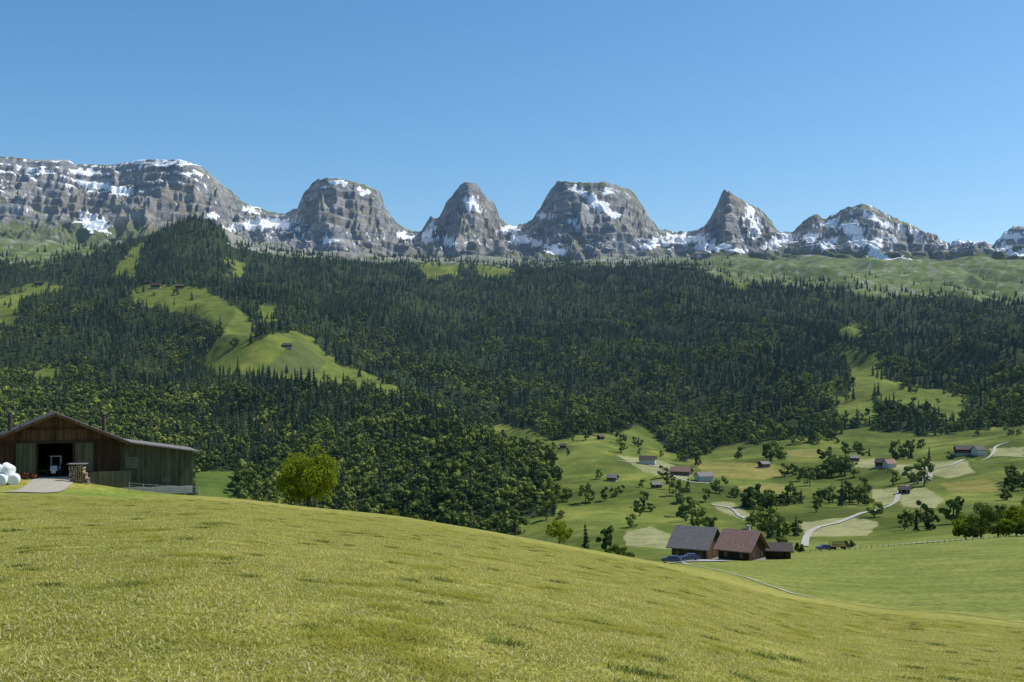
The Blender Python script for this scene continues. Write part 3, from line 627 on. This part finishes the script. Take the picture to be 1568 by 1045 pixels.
mb=MB(); mb.cyl((-4.7,3,he),(-4.7,3,hr+.2),.22,.22,10); mb.cyl((5.3,4,he),(5.3,4,hr-.1),.2,.2,10); mb.cyl((-4.7,3,hr+.25),(-4.7,3,hr+.45),.32,.1,10); mb.cyl((5.3,4,hr-.05),(5.3,4,hr+.15),.3,.1,10); mb.obj('vent_pipes',[m_rgrey],e)
mb=MB(); x0,x1=W+.003,15.0; zb=-2.6; r0,r1=3.75,2.5; yf=.6; yb=10
mb.poly([(x0,yf,zb),(x1,yf,zb),(x1,yf,r1),(x0,yf,r0)]); mb.poly([(x1,yf,zb),(x1,yb,zb),(x1,yb,r1),(x1,yf,r1)]); mb.poly([(x1,yb,zb),(x0,yb,zb),(x0,yb,r0),(x1,yb,r1)])
mb.obj('lean_to_walls',[m_wgreen],e)
mb=MB(); s_=(r1-r0)/(x1-x0); A=[(x0,yf-1,r0+.06),(x1+.7,yf-1,r1+.06+.7*s_),(x1+.7,yb+.5,r1+.06+.7*s_),(x0,yb+.5,r0+.06)]; B=[(p[0],p[1],p[2]+.16) for p in A]
mb.poly(B); mb.poly(A[::-1])
for i in range(4): j=(i+1)%4; mb.poly([A[i],A[j],B[j],B[i]])
mb.obj('lean_to_roof',[m_rlight],e)
mb=MB(); mb.box((8.1,yf-.04,1.4),(1.5,.1,1.3),0)
for q in (-.36,.36): mb.box((8.1+q,yf-.08,1.4),(.62,.08,1.1),1)
mb.box((12.0,yf-.03,-.7),(1.0,.08,.5),1)
for xq in np.arange(W+2.4,x1,2.1): mb.box((xq,yf-.05,.3),(.12,.06,5.0),2)
mb.obj('windows',[m_wtan,m_glass,m_wgreen],e)
mb=MB(); mb.box((W-1.2,-1.6,-.35),(4.4,.1,1.9)); mb.obj('board_screen',[m_wgreen],e)
mb=MB(); mb.box((W+3.6,-1.2,-1.75),(8.3,.3,.8)); mb.obj('retaining_wall',[m_conc],e)
fx=xu(192,121); e2=empty('metal_fence',fx,122.2,0)
mb=MB(); pr=None
for i in range(6):
    xx_=i*1.5; zg=h1(fx+xx_,122.2); mb.cyl((xx_,0,zg-.4),(xx_,0,zg+.95),.05,.05,6)
    if pr:
        for hh in (.35,.62,.9): mb.cyl((pr[0],0,pr[1]+hh),(xx_,0,zg+hh),.03,.03,6)
    pr=(xx_,zg)
mb.obj('rails',[m_metal],e2)
m_log=simple('cut_logs',(.36,.27,.17),.9,.35,5); lx=xu(122,122.5); e3=empty('log_pile',lx,122.5,h1(lx,122.5),math.radians(8)); mb=MB(); rl=random.Random(3)
for row in range(10):
    zc=.12+row*.19
    for i in range(9-(row//3)):
        r_=rl.uniform(.07,.11); xq=-.9+i*.22+rl.uniform(-.03,.03); mb.cyl((xq,-.5+rl.uniform(-.05,.05),zc),(xq,.6,zc),r_,r_,7,rl.choice([0,0,1]))
mb.obj('logs',[m_log,m_wtan],e3)
mb=MB(); mb.box((-.2,.05,2.1),(1.9,1.5,.06)); mb.obj('cover',[m_metal],e3)
m_wrap=simple('bale_wrap',(.78,.79,.80),.35,.06,1.5,.5)
for i,(a_,yv,zz_) in enumerate([(4,117,0),(21,117.5,0),(-13,117,0),(-4,117.3,1.0),(12,117.6,1.0),(-28,117,0)]):
    x=xu(a_,yv); z=h1(x,yv)+zz_
    bpy.ops.mesh.primitive_cylinder_add(vertices=24,radius=.62,depth=1.15,location=(x,yv,z+.5),rotation=(math.pi/2+ .1*i,0,.3*i))
    o=bpy.context.object; o.name='silage_bale'; bm=o.modifiers.new('b','BEVEL'); bm.width=.16; bm.segments=3; o.data.materials.append(m_wrap)
    for p in o.data.polygons: p.use_smooth=True
m_tyre=simple('tyre',(.02,.02,.02),.9,.1)
def tractor(name,x,y,z,rz,mt):
    e=empty(name,x,y,z,rz); mb=MB(); mb.box((0,.9,.95),(.75,1.9,.55),0,None,.9); mb.box((0,2.0-.2,.6),(.5,.4,.4),1); mb.box((0,-.5,.8),(1.1,1.1,.5),0); mb.obj('body',[mt,m_metal],e)
    mb=MB()
    for a_ in (-1,1):
        for b_ in (-.95,.05): mb.box((a_*.5,b_,1.6),(.06,.06,1.2))
    mb.box((0,-.45,2.22),(1.25,1.3,.08)); mb.obj('cab_frame',[mt],e)
    mb=MB()
    for a_ in (-1,1):
        mb.cyl((a_*.5,-.55,.65),(a_*.9,-.55,.65),.65,.65,18); mb.cyl((a_*.5,1.3,.38),(a_*.78,1.3,.38),.38,.38,14)
    mb.obj('wheels',[m_tyre],e); mb=MB(); mb.box((0,-.55,1.15),(.5,.45,.12)); mb.box((0,-.75,1.4),(.5,.1,.5)); mb.cyl((0,.1,1.2),(0,-.05,1.5),.03,.03,6); mb.obj('seat',[m_tyre],e); return e
tractor('tractor',xu(82,128.6),129.2,(HZ-731)/F*BY+.0,math.radians(195),m_metal)
e4=empty('flower_tub',xu(40,123.5),123.4,(HZ-731)/F*127-.1,math.radians(23)); mb=MB()
for i in range(3): mb.cyl((-.8+i*.8,0,-.5),(-.8+i*.8,0,.35),.22,.3,12)
mb.obj('tubs',[m_wdark],e4); m_flow=simple('red_flowers',(.45,.04,.05),.8,.3,8)
rg=np.random.default_rng(9); cc=np.array([[-.8,0,.55],[0,0,.6],[.8,0,.5]]); q=leaves(rg,cc,np.array([.35,.38,.33]),240,.12)
me=bpy.data.meshes.new('flowers'); me.from_pydata(q.tolist(),[],[list(range(4*i,4*i+4)) for i in range(len(q)//4)]); me.materials.append(m_flow); me.materials.append(m_dark); me.polygons.foreach_set('material_index',[i%2 for i in range(len(q)//4)]); link(bpy.data.objects.new('flowers',me),e4)
def car(name,x,y,rz,paint):
    e=empty(name,x,y,h1(x,y)+.18,rz); mb=MB()
    prof=[(-2.1,.35),(-2.15,.75),(-1.95,.95),(-1.1,1.0),(1.2,1.02),(2.0,.95),(2.15,.7),(2.1,.35)]
    def extr(pr,hw,m,tw=1.0,zt=None):
        n=len(pr); k=len(mb.v)
        for s in (-1,1):
            for (px,pz) in pr: mb.v.append((px,s*hw*(tw if (zt and pz>zt) else 1),pz))
        mb.f.append([k+i for i in range(n)]); mb.m.append(m); mb.f.append([k+n+i for i in range(n)][::-1]); mb.m.append(m)
        for i in range(n): j=(i+1)%n; mb.f.append([k+j,k+i,k+n+i,k+n+j]); mb.m.append(m)
    extr(prof,.88,0); extr([(-1.15,.98),(-.45,1.42),(1.35,1.45),(1.95,.98)],.84,1,.84,1.2); extr([(-.5,1.42),(-.4,1.49),(1.3,1.5),(1.38,1.44)],.72,0)
    mb.box((-2.12,.0,.62),(.08,1.5,.16),2); mb.box((2.12,0,.7),(.06,1.4,.14),2)
    for bx_ in (-.48,.35,1.38): mb.box((bx_,0,1.22),(.07,1.56,.44),0)
    mb.obj('body',[paint,m_glass,m_metal],e)
    mb=MB()
    for px in (-1.35,1.3):
        for s in (-1,1): mb.cyl((px,s*.68,.33),(px,s*.92,.33),.34,.34,16,0); mb.cyl((px,s*.921,.33),(px,s*.935,.33),.19,.19,10,1)
    mb.obj('wheels',[m_tyre,m_metal],e); return e
m_blue=simple('blue_car_paint',(.03,.05,.10),.3,.05,1,.6)
car('parked_car',xu(1028,246),246,math.radians(-12),m_blue); car('parked_car',xu(1056,249),249,math.radians(10),m_blue)
car('parked_car',xu(1262,316.5),316.5,math.radians(5),m_blue)
def wagon(name,x,y,rz):
    e=empty(name,x,y,h1(x,y)+.1,rz); mb=MB(); mb.box((0,0,.85),(4.6,2,.18),0)
    for px in np.linspace(-2.2,2.2,6):
        for s in (-1,1): mb.box((px,s*.97,1.5),(.07,.06,1.2),0)
    for s in (-1,1):
        for hh in (1.2,1.6,2.0): mb.box((0,s*1.0,hh),(4.6,.05,.14),0)
    mb.box((2.9,0,.7),(1.3,.12,.12),1); mb.obj('frame',[m_wbrown,m_metal],e); mb=MB()
    for px in (-1.4,1.4):
        for s in (-1,1): mb.cyl((px,s*.8,.4),(px,s*1.0,.4),.4,.4,14)
    mb.obj('wheels',[m_tyre],e)
wagon('hay_wagon',xu(1284,312),312,math.radians(8))
mb=MB()
for (ua,ya,ub,yb_,n) in ((1215,296,1600,318,46),(905,205,1000,238,12)):
    for i in range(n):
        t=i/(n-1); uu2=ua+(ub-ua)*t; y=ya+(yb_-ya)*t; x=xu(uu2,y); z=h1(x,y); mb.cyl((x,y,z-.3),(x,y,z+1.0),.06,.05,5)
mb.obj('fence_posts',[m_wdark])
# ------------------------------------------------------------ light, camera
EL=math.radians(53); AZ=math.radians(74)
sdir=Vector((math.sin(AZ)*math.cos(EL),math.cos(AZ)*math.cos(EL),math.sin(EL)))
sl_=bpy.data.lights.new('sun','SUN'); sl_.energy=5.0; sl_.angle=math.radians(.53); sl_.color=(1,.96,.88)
so=bpy.data.objects.new('sun',sl_); so.rotation_euler=(-sdir).to_track_quat('-Z','Y').to_euler(); link(so)
w=bpy.data.worlds.new('World'); scene.world=w; w.use_nodes=True; nt=w.node_tree
sk=nt.nodes.new('ShaderNodeTexSky'); sk.sky_type='NISHITA'; sk.sun_disc=False; sk.sun_elevation=EL; sk.sun_rotation=AZ; sk.altitude=600; sk.air_density=1.0; sk.dust_density=1.2; sk.ozone_density=3.0
hs=nt.nodes.new('ShaderNodeHueSaturation'); hs.inputs['Saturation'].default_value=1.24; hs.inputs['Hue'].default_value=.494
nt.links.new(sk.outputs[0],hs.inputs['Color']); nt.links.new(hs.outputs[0],nt.nodes['Background'].inputs[0]); nt.nodes['Background'].inputs[1].default_value=.145
cd=bpy.data.cameras.new('camera'); cd.sensor_width=36; cd.lens=36*F/1568; cd.shift_y=(HZ-522.5)/1568; cd.clip_end=30000; cd.clip_start=.1
co=bpy.data.objects.new('camera',cd); co.location=(0,0,0); co.rotation_euler=(math.pi/2,0,0); link(co); scene.camera=co
scene.view_settings.view_transform='Standard'; scene.view_settings.look='None'; scene.view_settings.exposure=0
